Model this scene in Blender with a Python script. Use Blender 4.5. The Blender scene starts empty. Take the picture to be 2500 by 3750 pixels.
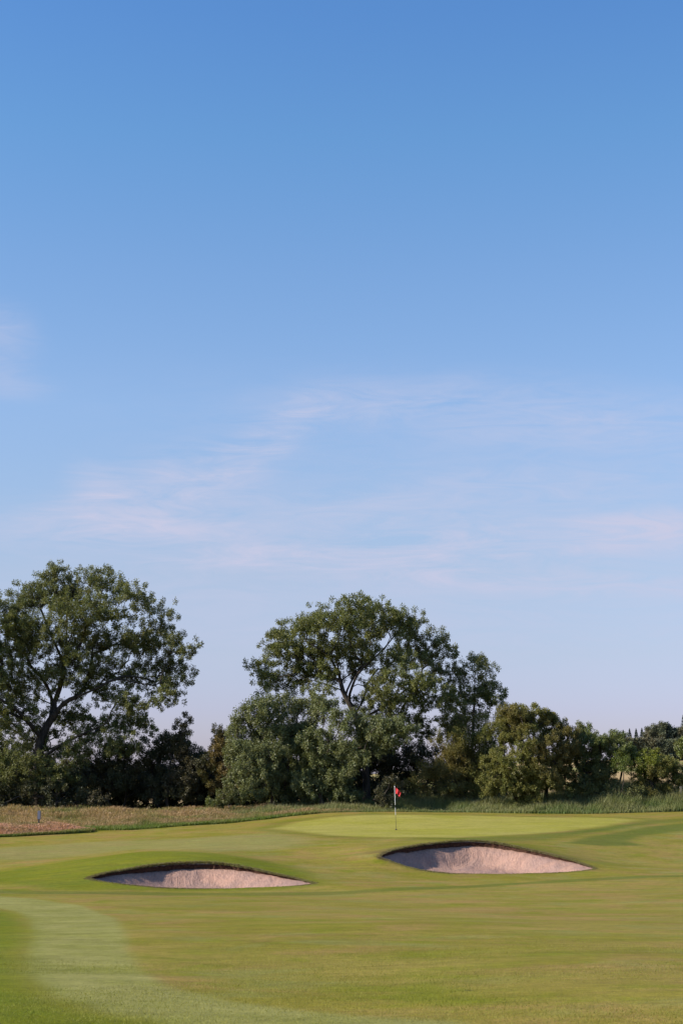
import bpy, math
import numpy as np
from mathutils import Vector

# ------------------------------------------------------------------ camera, sky, sun, exposure
S = bpy.context.scene
COL = S.collection
FPX = 5729.0                       # focal length in pixels of the 2500 x 3750 photograph
PITCH = math.atan(975.0 / FPX)     # horizon sits 975 px under the middle
CAMZ = 0.0                         # heights are given relative to the eye
cam_d = bpy.data.cameras.new("camera")
cam = bpy.data.objects.new("camera", cam_d)
COL.objects.link(cam)
cam_d.sensor_fit = 'VERTICAL'
cam_d.sensor_height = 36.0
cam_d.sensor_width = 24.0
cam_d.lens = 36.0 * FPX / 3750.0
cam_d.clip_start = 0.5
cam_d.clip_end = 20000
cam.location = (0, 0, CAMZ)
cam.rotation_euler = (math.radians(90) + PITCH, 0, 0)
S.camera = cam

SUN_EL = 31.0
SUN_DIR = np.array([-0.975, -0.20])           # horizontal direction towards the sun
SUN_DIR = SUN_DIR / np.linalg.norm(SUN_DIR)
EXPOSURE = 0.62
SKY_STRENGTH = 0.10
SUN_STRENGTH = 5.0

S.view_settings.view_transform = 'Standard'
S.view_settings.look = 'None'
S.view_settings.exposure = EXPOSURE
S.view_settings.gamma = 1.0
S.render.film_transparent = False

el = math.radians(SUN_EL)
to_sun = Vector((SUN_DIR[0] * math.cos(el), SUN_DIR[1] * math.cos(el), math.sin(el)))
sun_d = bpy.data.lights.new("sun", 'SUN')
sun_d.energy = SUN_STRENGTH
sun_d.angle = math.radians(0.6)
sun_d.color = (1.0, 0.90, 0.76)
sun = bpy.data.objects.new("sun", sun_d)
COL.objects.link(sun)
sun.location = (-30, -5, 30)
sun.rotation_euler = (-to_sun).to_track_quat('-Z', 'Y').to_euler()


def P(px, py, Y):
    """world point seen at photograph pixel (px, py) at forward distance Y"""
    u = (px - 1250.0) / FPX
    v = (1875.0 - py) / FPX
    yw = math.cos(PITCH) - math.sin(PITCH) * v
    zw = math.sin(PITCH) + math.cos(PITCH) * v
    t = Y / yw
    return np.array([u * t, Y, CAMZ + zw * t])


# (photo row, colour of the untinted physical sky there, colour wanted)
AIR_TABLE = [
    (2800, (228, 236, 216), (184, 190, 217)), (2600, (222, 236, 222), (184, 192, 220)), (2400, (208, 230, 233), (180, 194, 222)),
    (2100, (187, 214, 236), (174, 192, 225)), (1900, (174, 202, 231), (163, 188, 227)), (1500, (152, 182, 218), (146, 179, 227)),
    (1000, (137, 169, 207), (124, 167, 221)), (500, (126, 156, 196), (104, 155, 214)), (40, (118, 148, 187), (91, 143, 208))]

# ---- world: physical sky plus thin cirrus laid out by direction
W = bpy.data.worlds.new("World")
S.world = W
W.use_nodes = True
nt = W.node_tree
nt.nodes.clear()


def N(tree, kind, **kw):
    n = tree.nodes.new(kind)
    for k, v in kw.items():
        setattr(n, k, v)
    return n


out = N(nt, 'ShaderNodeOutputWorld')
bg = N(nt, 'ShaderNodeBackground')
bg.inputs['Strength'].default_value = SKY_STRENGTH
sky = N(nt, 'ShaderNodeTexSky', sky_type='NISHITA', sun_disc=False)
sky.sun_elevation = el
sky.sun_rotation = math.atan2(SUN_DIR[0], SUN_DIR[1])
sky.altitude = 50
sky.air_density = 1.0
sky.dust_density = 0.6
sky.ozone_density = 1.3
tint = N(nt, 'ShaderNodeMix', data_type='RGBA', blend_type='MULTIPLY')
tint.inputs[0].default_value = 1.0
nt.links.new(sky.outputs[0], tint.inputs[6])


def wmath(op, a, b=None, c=None, clamp=False):
    n = N(nt, 'ShaderNodeMath', operation=op)
    n.use_clamp = clamp
    for i, x in enumerate((a, b, c)):
        if x is None:
            continue
        if isinstance(x, (int, float)):
            n.inputs[i].default_value = x
        else:
            nt.links.new(x, n.inputs[i])
    return n.outputs[0]


tc = N(nt, 'ShaderNodeTexCoord')
sep = N(nt, 'ShaderNodeSeparateXYZ')
nt.links.new(tc.outputs['Generated'], sep.inputs[0])
# grade of the clear air with height above the horizon (deeper blue overhead, lavender low down)
AIR = [(p, a, b) for p, a, b in AIR_TABLE]
ramp = N(nt, 'ShaderNodeValToRGB')
ramp.color_ramp.elements.remove(ramp.color_ramp.elements[1])
for i, (py, seen, want) in enumerate(AIR):
    d = P(1250, py, 1.0)
    f = d[2] / np.linalg.norm(d) / 0.5
    lin = lambda c: ((c / 255 + .055) / 1.055) ** 2.4
    k = [lin(w) / lin(q) / 2.0 for w, q in zip(want, seen)]
    e = ramp.color_ramp.elements[0] if i == 0 else ramp.color_ramp.elements.new(f)
    e.position = f
    e.color = (*k, 1)
nt.links.new(wmath('MULTIPLY', sep.outputs[2], 2.0), ramp.inputs[0])
dbl = N(nt, 'ShaderNodeVectorMath', operation='SCALE')
dbl.inputs['Scale'].default_value = 2.12
nt.links.new(ramp.outputs[0], dbl.inputs[0])
nt.links.new(dbl.outputs[0], tint.inputs[7])
ysafe = wmath('MAXIMUM', sep.outputs[1], 0.05)
U = wmath('DIVIDE', sep.outputs[0], ysafe)
V = wmath('DIVIDE', sep.outputs[2], ysafe)
comb = N(nt, 'ShaderNodeCombineXYZ')
nt.links.new(U, comb.inputs[0])
nt.links.new(V, comb.inputs[1])


def wnoise(sx, sy, rot, detail=6, rough=0.6, dist=0.6, seed=0.0):
    mp = N(nt, 'ShaderNodeMapping')
    mp.inputs['Rotation'].default_value = (0, 0, rot)
    mp.inputs['Scale'].default_value = (sx, sy, 1)
    mp.inputs['Location'].default_value = (seed, seed * 0.7, 0)
    nt.links.new(comb.outputs[0], mp.inputs[0])
    nz = N(nt, 'ShaderNodeTexNoise')
    nz.inputs['Scale'].default_value = 1.0
    nz.inputs['Detail'].default_value = detail
    nz.inputs['Roughness'].default_value = rough
    nz.inputs['Distortion'].default_value = dist
    nt.links.new(mp.outputs[0], nz.inputs[0])
    return nz.outputs[0]


# (px, py, half width, half height, tilt degrees, strength)
CLOUDS = [
    (620, 1780, 330, 90, 16, 0.58), (980, 1610, 230, 60, 35, 0.55), (360, 1790, 110, 60, -35, 0.45),
    (560, 1940, 420, 60, -6, 0.50), (1150, 2035, 420, 34, 3, 1.0), (2050, 1975, 620, 60, 5, 0.95),
    (1950, 2125, 640, 38, -2, 0.75), (1250, 1900, 480, 70, -4, 0.25), (2050, 1520, 720, 85, -4, 0.36),
    (0, 1240, 120, 90, -25, 0.40), (30, 1410, 140, 40, -5, 0.30), (200, 1965, 500, 60, -3, 0.35),
    (1700, 2330, 1200, 120, 0, 0.25), (1700, 2010, 1300, 260, 0, 0.28), (1700, 1560, 1100, 150, -3, 0.12), (1900, 1790, 500, 60, 4, 0.25), (300, 2160, 600, 60, 2, 0.22), (1300, 1480, 500, 60, 8, 0.22),
]
fine = wnoise(16, 85, math.radians(7), detail=9, rough=.68, dist=1.1, seed=3.1)
broad = wnoise(5, 14, math.radians(-4), detail=4, seed=7.7)
tex = wmath('MULTIPLY', wmath('ADD', fine, broad), 1.0)
tex = wmath('MULTIPLY_ADD', tex, 2.3, -1.75, clamp=True)
acc = None
for (px, py, hw, hh, a, s) in CLOUDS:
    c = P(px, py, 1.0)
    mp = N(nt, 'ShaderNodeMapping', vector_type='TEXTURE')
    mp.inputs['Location'].default_value = (c[0], c[2], 0)
    mp.inputs['Rotation'].default_value = (0, 0, math.radians(a))
    mp.inputs['Scale'].default_value = (hw / FPX * 1.55, hh / FPX * 1.8, 1)
    nt.links.new(comb.outputs[0], mp.inputs[0])
    vl = N(nt, 'ShaderNodeVectorMath', operation='LENGTH')
    nt.links.new(mp.outputs[0], vl.inputs[0])
    m = N(nt, 'ShaderNodeMapRange', interpolation_type='SMOOTHERSTEP')
    m.inputs[1].default_value = 1.35
    m.inputs[2].default_value = 0.0
    m.inputs[3].default_value = 0.0
    m.inputs[4].default_value = s
    nt.links.new(vl.outputs['Value'], m.inputs[0])
    acc = m.outputs[0] if acc is None else wmath('ADD', acc, m.outputs[0])
acc = wmath('MINIMUM', acc, 1.0)
cl = wmath('MULTIPLY', acc, tex)
front = wmath('GREATER_THAN', sep.outputs[1], 0.06)
cl = wmath('MULTIPLY', wmath('MULTIPLY', cl, front), 1.0, clamp=True)
cmix = N(nt, 'ShaderNodeMix', data_type='RGBA')
nt.links.new(cl, cmix.inputs[0])
nt.links.new(tint.outputs[2], cmix.inputs[6])
CLOUD_K = 1.0 / SKY_STRENGTH / (2 ** EXPOSURE)
cmix.inputs[7].default_value = (0.58 * CLOUD_K, 0.60 * CLOUD_K, 0.78 * CLOUD_K, 1)
nt.links.new(cmix.outputs[2], bg.inputs[0])
nt.links.new(bg.outputs[0], out.inputs[0])


# ------------------------------------------------------------------ helpers
rng = np.random.default_rng(11)


def new_mat(name):
    m = bpy.data.materials.new(name)
    m.use_nodes = True
    m.node_tree.nodes.clear()
    return m


def mesh_np(name, V, faces, mat=None, parent=None, smooth=False, face_attrs=None, vert_attrs=None, vert_cols=None):
    """faces: list of int arrays (n,3) or (n,4)"""
    me = bpy.data.meshes.new(name)
    V = np.asarray(V, dtype=np.float32)
    me.vertices.add(len(V))
    me.vertices.foreach_set('co', V.ravel())
    li = np.concatenate([f.ravel() for f in faces]).astype(np.int32)
    lt = np.concatenate([np.full(len(f), f.shape[1], dtype=np.int32) for f in faces])
    ls = np.concatenate([[0], np.cumsum(lt)[:-1]]).astype(np.int32)
    me.loops.add(len(li))
    me.loops.foreach_set('vertex_index', li)
    me.polygons.add(len(lt))
    me.polygons.foreach_set('loop_start', ls)
    if smooth:
        me.polygons.foreach_set('use_smooth', np.ones(len(lt), dtype=bool))
    me.update(calc_edges=True)
    for k, a in (face_attrs or {}).items():
        at = me.attributes.new(k, 'FLOAT', 'FACE')
        at.data.foreach_set('value', np.asarray(a, dtype=np.float32))
    for k, a in (vert_attrs or {}).items():
        at = me.attributes.new(k, 'FLOAT', 'POINT')
        at.data.foreach_set('value', np.asarray(a, dtype=np.float32))
    for k, a in (vert_cols or {}).items():
        at = me.attributes.new(k, 'FLOAT_VECTOR', 'POINT')
        at.data.foreach_set('vector', np.asarray(a, dtype=np.float32).ravel())
    if mat is not None:
        me.materials.append(mat)
    o = bpy.data.objects.new(name, me)
    COL.objects.link(o)
    if parent is not None:
        o.parent = parent
    return o


def tag(o, label=None, cat=None, group=None, kind=None):
    if label:
        o['label'] = label
    if cat:
        o['category'] = cat
    if group:
        o['group'] = group
    if kind:
        o['kind'] = kind
    return o


def thing(name, loc, label, cat, group=None):
    o = bpy.data.objects.new(name, None)
    o.empty_display_size = 0.3
    COL.objects.link(o)
    o.location = [float(c) for c in loc]
    return tag(o, label, cat, group)


def sstep(a, b, x):
    t = np.clip((x - a) / (b - a), 0, 1)
    return t * t * (3 - 2 * t)


def unit(v):
    return v / np.maximum(np.linalg.norm(v, axis=-1, keepdims=True), 1e-9)


class TPS:
    def __init__(self, pts, sc=30.0, lam=1e-5):
        pts = np.asarray(pts, float)
        self.sc = sc
        self.p = pts[:, :2] / sc
        n = len(pts)
        K = self.k(self.p, self.p) + lam * np.eye(n)
        Q = np.hstack([np.ones((n, 1)), self.p])
        A = np.block([[K, Q], [Q.T, np.zeros((3, 3))]])
        self.w = np.linalg.solve(A, np.concatenate([pts[:, 2], np.zeros(3)]))

    @staticmethod
    def k(a, b):
        d2 = ((a[:, None, :] - b[None, :, :]) ** 2).sum(-1)
        return 0.5 * d2 * np.log(d2 + 1e-12)

    def __call__(self, x, y):
        x = np.atleast_1d(np.asarray(x, float))
        y = np.atleast_1d(np.asarray(y, float))
        q = np.stack([x.ravel(), y.ravel()], 1) / self.sc
        r = np.empty(len(q))
        for i in range(0, len(q), 40000):
            b = q[i:i + 40000]
            r[i:i + 40000] = self.k(b, self.p) @ self.w[:-3] + self.w[-3] + b @ self.w[-2:]
        return r.reshape(x.shape)


def catmull_closed(pts, n_per=14):
    pts = np.asarray(pts, float)
    m = len(pts)
    res = []
    t = np.linspace(0, 1, n_per, endpoint=False)[:, None]
    for i in range(m):
        p0, p1, p2, p3 = pts[(i - 1) % m], pts[i], pts[(i + 1) % m], pts[(i + 2) % m]
        res.append(0.5 * ((2 * p1) + (-p0 + p2) * t + (2 * p0 - 5 * p1 + 4 * p2 - p3) * t ** 2 + (-p0 + 3 * p1 - 3 * p2 + p3) * t ** 3))
    return np.concatenate(res)


def sdist(x, y, poly):
    """signed distance to a closed polygon, positive inside"""
    p = np.stack([x, y], 1)
    a = poly[:, :2]
    b = np.roll(a, -1, axis=0)
    dmin = np.full(len(p), 1e9)
    inside = np.zeros(len(p), bool)
    for i in range(len(a)):
        e = b[i] - a[i]
        w = p - a[i]
        t = np.clip((w @ e) / max(e @ e, 1e-12), 0, 1)
        d = ((w - t[:, None] * e) ** 2).sum(1)
        dmin = np.minimum(dmin, d)
        c = ((a[i][1] > y) != (b[i][1] > y))
        if abs(b[i][1] - a[i][1]) > 1e-12:
            xi = (b[i][0] - a[i][0]) * (y - a[i][1]) / (b[i][1] - a[i][1]) + a[i][0]
            inside ^= c & (x < xi)
    d = np.sqrt(dmin)
    return np.where(inside, d, -d)


# ------------------------------------------------------------------ terrain heights
# rim of each bunker: (px, py, Y, height of bare soil under the turf)
RIM_L = [(330, 3217, 52.3, .05), (400, 3198, 53.4, .11), (500, 3181, 54.3, .15), (600, 3169, 54.9, .17), (700, 3163, 55.1, .17),
         (800, 3165, 55.0, .16), (890, 3178, 54.6, .12), (980, 3196, 54.0, .09), (1070, 3216, 53.0, .06), (1145, 3235, 51.7, .03),
         (1060, 3245, 50.7, .02), (930, 3251, 50.2, .02), (790, 3254, 50.0, .02), (650, 3252, 50.1, .02), (520, 3244, 50.5, .02), (410, 3231, 51.2, .02)]
RIM_R = [(1396, 3134, 59.3, .06), (1450, 3113, 60.9, .14), (1530, 3099, 61.9, .17), (1620, 3088, 62.5, .19), (1710, 3082, 62.8, .19),
         (1800, 3088, 62.6, .17), (1890, 3105, 61.9, .14), (1980, 3125, 61.0, .11), (2070, 3146, 59.9, .08), (2140, 3168, 58.7, .05), (2168, 3182, 57.8, .03),
         (2100, 3191, 56.9, .02), (1980, 3197, 56.3, .02), (1850, 3200, 56.0, .02), (1700, 3199, 56.1, .02), (1580, 3190, 56.7, .02),
         (1490, 3172, 57.6, .02), (1430, 3152, 58.5, .03)]
rimL3 = np.array([P(a, b, c) for a, b, c, d in RIM_L])
rimR3 = np.array([P(a, b, c) for a, b, c, d in RIM_R])
ctrl = []
for px in (-6000, -1500, 1250, 4000, 8500):
    ctrl.append((px, None, 6.0, -1.55))
for x in (-20, 0, 20):
    ctrl.append((x, 'x', -8.0, -1.5))
for Y, z in ((11, -1.62), (16, -1.85), (25, -2.28), (35, -2.78), (44, -3.14)):
    for px in (-1200, 0, 800, 1700, 2500, 3700):
        ctrl.append((px, None, Y, z + (0.05 * math.sin(px * 0.002 + Y * .2))))
for px, py, Y in [
    (0, 3280, 46), (500, 3278, 46.5), (1200, 3276, 46.5), (1700, 3260, 48.5), (2300, 3227, 52),
    (0, 3240, 52), (0, 3200, 58), (0, 3140, 67), (0, 3088, 79), (-600, 3190, 58), (-600, 3080, 79),
    (200, 3186, 56.5), (400, 3152, 57.2), (560, 3134, 57.8), (700, 3131, 58.0), (840, 3142, 57.8), (1000, 3165, 57.5),
    (560, 3118, 64), (800, 3110, 66), (250, 3140, 66), (300, 3052, 86), (600, 3022, 92), (800, 3015, 93), (1000, 2995, 95),
    (300, 3100, 74), (800, 3070, 76), (1000, 3080, 71), (1050, 3040, 82), (1160, 3130, 63), (1200, 3190, 56), (1260, 3240, 50.5),
    (1350, 3102, 64), (1330, 3150, 59), (1500, 3090, 65.5), (1620, 3082, 66), (1720, 3078, 66.3), (1820, 3084, 66), (2000, 3110, 65),
    (1450, 3070, 71), (1750, 3070, 71), (1449, 3039, 82), (1450, 2974, 96), (1250, 2977, 95.5), (1800, 2980, 95), (2100, 2987, 94),
    (2300, 2979, 96), (2500, 2972, 98), (3100, 2972, 98), (2200, 3018, 84), (2050, 3050, 77), (2250, 3090, 71), (2500, 3060, 77),
    (2500, 3110, 69), (2500, 3180, 59), (2250, 3160, 62), (2250, 3200, 56), (3100, 3110, 69), (2380, 3035, 80), (3100, 3210, 55)]:
    ctrl.append((px, py, Y, None))
pts = []
for px, py, Y, z in ctrl:
    if py == 'x':
        pts.append((px, Y, z))
    elif py is None:
        pts.append(((px - 1250) / FPX * Y, Y, z))
    else:
        q = P(px, py, Y)
        pts.append((q[0], Y, q[2]))
for x in (-60, -40, -22, -8, 5, 15, 24, 40, 60):
    pts.append((x, 101, -2.15 if x > -8 else -2.45))
    pts.append((x, 108, -2.35 if x > -8 else -2.5))
    pts.append((x, 135, -2.5))
for x in (-60, 60):
    for y, z in ((20, -2.1), (50, -3.2), (75, -2.9)):
        pts.append((x, y, z))
pts += [tuple(r) for r in rimL3] + [tuple(r) for r in rimR3]
tps = TPS(pts)


def zfar(x, y):
    h = 6.9 * sstep(135, 400, y) * sstep(-25, 58, x) + 1.3 * sstep(300, 1400, y)
    return -2.5 + h


def ground_z(x, y):
    x = np.asarray(x, float)
    y = np.asarray(y, float)
    shp = x.shape
    x = x.ravel()
    y = y.ravel()
    w = (1 - sstep(112, 134, y)) * (1 - sstep(48, 64, np.abs(x))) * sstep(-30, -10, y)
    z = zfar(x, y)
    z = np.where(y < 60, -3.0 + 1.2 * (1 - sstep(5, 60, y)), z)
    k = w > 0
    if k.any():
        z[k] = w[k] * tps(x[k], y[k]) + (1 - w[k]) * z[k]
    return z.reshape(shp)


def gz(x, y):
    return float(ground_z(np.array([x]), np.array([y]))[0])


def on_ground(px, py, y0=8.0, y1=110.0):
    """world point where the line of sight through a pixel meets the ground"""
    Y = np.concatenate([np.arange(y0, 30, .1), np.arange(30, y1, .15)])
    d = P(px, py, 1.0)
    g = ground_z(d[0] * Y, Y)
    hit = np.where(d[2] * Y <= g)[0]
    i = hit[0] if len(hit) else len(Y) - 1
    return np.array([d[0] * Y[i], Y[i]])


def ground_poly(pl):
    return np.array([on_ground(a, b) for a, b in pl])


def ragged(rim, seed):
    r = np.random.default_rng(seed)
    m = len(rim)
    t = np.linspace(0, 2 * np.pi, m, endpoint=False)
    w = sum(r.normal(0, 1.0 / k ** .5) * np.sin(k * t + r.uniform(0, 6.28)) for k in range(9, 70, 3))
    tan = np.roll(rim, -1, 0) - np.roll(rim, 1, 0)
    nrm = unit(np.stack([tan[:, 1], -tan[:, 0]], 1))
    rim = rim.copy()
    rim[:, :2] += nrm * (w * .028)[:, None]
    return rim


rimL = ragged(catmull_closed(rimL3, 22), 3)
rimR = ragged(catmull_closed(rimR3, 22), 4)

# ------------------------------------------------------------------ ground sheet
def grow(start, step, fac, end):
    r = []
    v = start
    while v < end:
        v += step
        step *= fac
        r.append(v)
    return r


xs_f = np.arange(-8.6, 9.61, 0.055)
xs = np.concatenate([[-x for x in grow(8.6, .12, 1.06, 1800)][::-1], xs_f, grow(9.6, .12, 1.06, 1800)])
ys = np.concatenate([np.arange(-20, 6, 1.0), np.arange(6, 49.4, .16), np.arange(49.4, 64, .06), np.arange(64, 110, .25), grow(110, .5, 1.05, 4000)])
GX, GY = np.meshgrid(xs, ys)
GZ = ground_z(GX, GY)
gx, gy, gzv = GX.ravel(), GY.ravel(), GZ.ravel()


def mask_at(gx, gy, poly, soft):
    m = np.zeros(len(gx))
    x0, y0 = poly[:, 0].min() - soft * 2, poly[:, 1].min() - soft * 2
    x1, y1 = poly[:, 0].max() + soft * 2, poly[:, 1].max() + soft * 2
    k = (gx > x0) & (gx < x1) & (gy > y0) & (gy < y1)
    if k.any():
        m[k] = sstep(-soft, soft, sdist(gx[k], gy[k], poly))
    return m


def mask(poly, soft):
    return mask_at(gx, gy, poly, soft)


sdL = np.full(len(gx), -9.0)
sdR = np.full(len(gx), -9.0)
k = (gx > -9.5) & (gx < 1) & (gy > 48) & (gy < 57)
sdL[k] = sdist(gx[k], gy[k], rimL)
k = (gx > 0) & (gx < 11) & (gy > 54) & (gy < 65)
sdR[k] = sdist(gx[k], gy[k], rimR)

# turf zones, outlined on the ground
green_poly = ground_poly([(1010, 3035), (1150, 3052), (1300, 3064), (1450, 3068), (1650, 3067), (1850, 3058), (2050, 3045), (2200, 3027), (2330, 3003),
                          (2250, 2996), (2100, 2994), (1900, 2992), (1600, 2985), (1350, 2985), (1200, 2995), (1080, 3012)])
band_poly = ground_poly([(-60, 3278), (120, 3290), (300, 3318), (430, 3365), (465, 3430), (470, 3490), (520, 3560), (640, 3620), (850, 3668), (1150, 3710), (1700, 3745),
                         (1500, 3900), (760, 3800), (560, 3738), (360, 3700), (200, 3650), (110, 3580), (95, 3500), (125, 3430), (110, 3370), (60, 3338), (-60, 3315)])
moundL_poly = ground_poly([(-80, 3200), (150, 3170), (330, 3142), (480, 3124), (640, 3119), (800, 3126), (930, 3146), (1060, 3170), (1150, 3205), (1180, 3240), (1000, 3262),
                           (500, 3262), (250, 3262), (0, 3240), (-80, 3230)])
moundR_poly = ground_poly([(1330, 3120), (1400, 3088), (1500, 3072), (1640, 3066), (1780, 3072), (1900, 3092), (2050, 3125), (2180, 3168), (2160, 3196), (1700, 3212), (1450, 3185)])
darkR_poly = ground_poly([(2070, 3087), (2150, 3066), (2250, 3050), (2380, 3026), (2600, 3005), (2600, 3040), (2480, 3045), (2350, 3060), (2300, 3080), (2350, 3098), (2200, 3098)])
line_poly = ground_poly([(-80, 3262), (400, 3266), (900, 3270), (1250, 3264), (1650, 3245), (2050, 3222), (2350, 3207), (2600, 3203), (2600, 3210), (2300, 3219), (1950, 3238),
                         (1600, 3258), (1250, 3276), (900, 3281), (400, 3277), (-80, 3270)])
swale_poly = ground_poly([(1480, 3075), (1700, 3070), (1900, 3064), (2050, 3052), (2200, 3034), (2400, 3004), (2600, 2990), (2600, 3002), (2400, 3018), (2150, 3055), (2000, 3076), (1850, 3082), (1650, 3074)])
pale_poly = ground_poly([(300, 3085), (700, 3070), (1000, 3050), (1150, 3075), (1080, 3105), (800, 3118), (500, 3112), (100, 3150), (-80, 3150), (-80, 3110)])  # zone of paler turf colour left of the green
leftlush_poly = ground_poly([(-80, 3325), (55, 3345), (105, 3380), (120, 3430), (90, 3500), (100, 3590), (190, 3660), (350, 3708), (560, 3745), (760, 3810), (-300, 3900), (-300, 3325)])
m_green = mask(green_poly, .55)
sdg = np.full(len(gx), -9.0)
k = (gx > -12) & (gx < 20) & (gy > 62) & (gy < 98)
sdg[k] = sdist(gx[k], gy[k], green_poly)
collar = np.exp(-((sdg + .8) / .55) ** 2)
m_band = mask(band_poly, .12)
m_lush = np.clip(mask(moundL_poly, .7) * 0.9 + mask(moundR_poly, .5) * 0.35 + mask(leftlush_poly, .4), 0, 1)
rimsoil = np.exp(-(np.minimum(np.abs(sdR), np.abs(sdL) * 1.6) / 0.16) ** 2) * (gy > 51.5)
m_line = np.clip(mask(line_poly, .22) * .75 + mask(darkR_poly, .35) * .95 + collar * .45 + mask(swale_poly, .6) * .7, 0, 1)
m_brown = np.clip(rimsoil + 0.8 * np.exp(-((sdR + 0.5) / 0.5) ** 2) * (gy > 60.2), 0, 1)
m_field = sstep(118, 132, gy)
m_pale = mask(pale_poly, 1.0)
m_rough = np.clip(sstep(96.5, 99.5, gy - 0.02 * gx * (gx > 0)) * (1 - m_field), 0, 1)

ny, nx = GX.shape
idx = np.arange(ny * nx).reshape(ny, nx)
quads = np.stack([idx[:-1, :-1], idx[:-1, 1:], idx[1:, 1:], idx[1:, :-1]], -1).reshape(-1, 4)
hole = (sdL > 0) | (sdR > 0)
quads = quads[~hole[quads].any(1)]
micro = 0.012 * np.sin(gx * 1.1 + np.sin(gy * .6) * 2) * np.sin(gy * .8 + gx * .3) * sstep(5, 12, gy)
Vg = np.stack([gx, gy, gzv + micro], 1)

# --- turf material
turf = new_mat("turf")


def nodes(mat):
    t = mat.node_tree

    def math_(op, a, b=None, c=None, clamp=False):
        n = N(t, 'ShaderNodeMath', operation=op)
        n.use_clamp = clamp
        for i, x in enumerate((a, b, c)):
            if x is None:
                continue
            if isinstance(x, (int, float)):
                n.inputs[i].default_value = x
            else:
                t.links.new(x, n.inputs[i])
        return n.outputs[0]

    def noise(vec, scale, detail=4, rough=.55, dist=0.0, loc=(0, 0, 0), sc=(1, 1, 1)):
        mp = N(t, 'ShaderNodeMapping')
        mp.inputs['Location'].default_value = loc
        mp.inputs['Scale'].default_value = sc
        t.links.new(vec, mp.inputs[0])
        n = N(t, 'ShaderNodeTexNoise')
        n.inputs['Scale'].default_value = scale
        n.inputs['Detail'].default_value = detail
        n.inputs['Roughness'].default_value = rough
        n.inputs['Distortion'].default_value = dist
        t.links.new(mp.outputs[0], n.inputs[0])
        return n.outputs[0]

    def rng_(x, a, b, c=0.0, d=1.0, smooth=True):
        n = N(t, 'ShaderNodeMapRange', interpolation_type='SMOOTHSTEP' if smooth else 'LINEAR')
        n.inputs[1].default_value = a
        n.inputs[2].default_value = b
        n.inputs[3].default_value = c
        n.inputs[4].default_value = d
        t.links.new(x, n.inputs[0])
        return n.outputs[0]

    def mix(fac, a, b, blend='MIX'):
        n = N(t, 'ShaderNodeMix', data_type='RGBA', blend_type=blend)
        for i, x in ((0, fac), (6, a), (7, b)):
            if isinstance(x, (int, float)):
                n.inputs[i].default_value = x
            elif isinstance(x, tuple):
                n.inputs[i].default_value = (*x, 1)
            else:
                t.links.new(x, n.inputs[i])
        return n.outputs[2]

    def attr(name):
        return N(t, 'ShaderNodeAttribute', attribute_name=name)

    def bump(h, strength, dist):
        n = N(t, 'ShaderNodeBump')
        n.inputs['Strength'].default_value = strength
        n.inputs['Distance'].default_value = dist
        t.links.new(h, n.inputs['Height'])
        return n.outputs[0]
    return t, math_, noise, rng_, mix, attr, bump


t, M_, NZ, RG, MX, AT, BP = nodes(turf)
geo = N(t, 'ShaderNodeNewGeometry')
pos = geo.outputs['Position']
za = AT("zone_a")
zb = AT("zone_b")
zc = AT("zone_c")
sa = N(t, 'ShaderNodeSeparateXYZ')
sb = N(t, 'ShaderNodeSeparateXYZ')
sc_ = N(t, 'ShaderNodeSeparateXYZ')
t.links.new(za.outputs['Vector'], sa.inputs[0])
t.links.new(zb.outputs['Vector'], sb.inputs[0])
t.links.new(zc.outputs['Vector'], sc_.inputs[0])
n_big = NZ(pos, 0.22, 4, .6)
n_mid = NZ(pos, 0.9, 5, .65, .3, (13, 2, 0))
n_fin = NZ(pos, 6.0, 5, .7, 0, (3, 5, 0))
n_vf = NZ(pos, 45.0, 3, .7, 0, (1, 9, 0))
base = MX(RG(n_big, .38, .62), (0.188, 0.160, 0.020), (0.232, 0.184, 0.038))
base = MX(M_('MULTIPLY', RG(n_mid, .45, .7), .75), base, (0.142, 0.160, 0.007))
n_br = NZ(pos, 0.42, 5, .65, .5, (41, 17, 0))
base = MX(M_('MULTIPLY', RG(n_br, .45, .66), .85), base, (0.250, 0.165, 0.050))
n_gr = NZ(pos, 0.55, 5, .6, .4, (-31, 57, 0))
base = MX(M_('MULTIPLY', RG(n_gr, .50, .70), .6), base, (0.190, 0.190, 0.052))
band = MX(RG(n_mid, .35, .7), (0.242, 0.228, 0.070), (0.190, 0.188, 0.042))
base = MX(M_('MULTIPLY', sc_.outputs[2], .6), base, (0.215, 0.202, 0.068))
base = MX(M_('MULTIPLY', sa.outputs[1], .95), base, band)
lush = MX(RG(n_mid, .35, .7), (0.095, 0.130, 0.002), (0.138, 0.145, 0.004))
base = MX(M_('MULTIPLY', sa.outputs[2], .85), base, lush)
grn = MX(RG(n_big, .35, .65), (0.262, 0.244, 0.038), (0.300, 0.268, 0.064))
base = MX(sa.outputs[0], base, grn)
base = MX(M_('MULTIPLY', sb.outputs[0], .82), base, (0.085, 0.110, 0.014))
base = MX(M_('MULTIPLY', sb.outputs[1], M_('MULTIPLY', RG(n_fin, .3, .6), .85)), base, (0.115, 0.075, 0.035))
field = MX(RG(NZ(pos, .03, 3, .5, 0, (5, 5, 0)), .42, .58), (0.36, 0.25, 0.12), (0.20, 0.19, 0.06))
base = MX(sb.outputs[2], base, field)
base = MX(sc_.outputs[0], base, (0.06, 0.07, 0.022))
fac = M_('ADD', M_('MULTIPLY', n_fin, .85), M_('MULTIPLY', n_vf, 1.0))
n_st = NZ(pos, 1.6, 5, .75, .4, (7, 71, 0), (.45, 1.25, 1))
fac = M_('MULTIPLY', M_('ADD', fac, .07), M_('MULTIPLY_ADD', n_st, .85, .55))
cc = N(t, 'ShaderNodeCombineColor')
for i in range(3):
    t.links.new(fac, cc.inputs[i])
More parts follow.
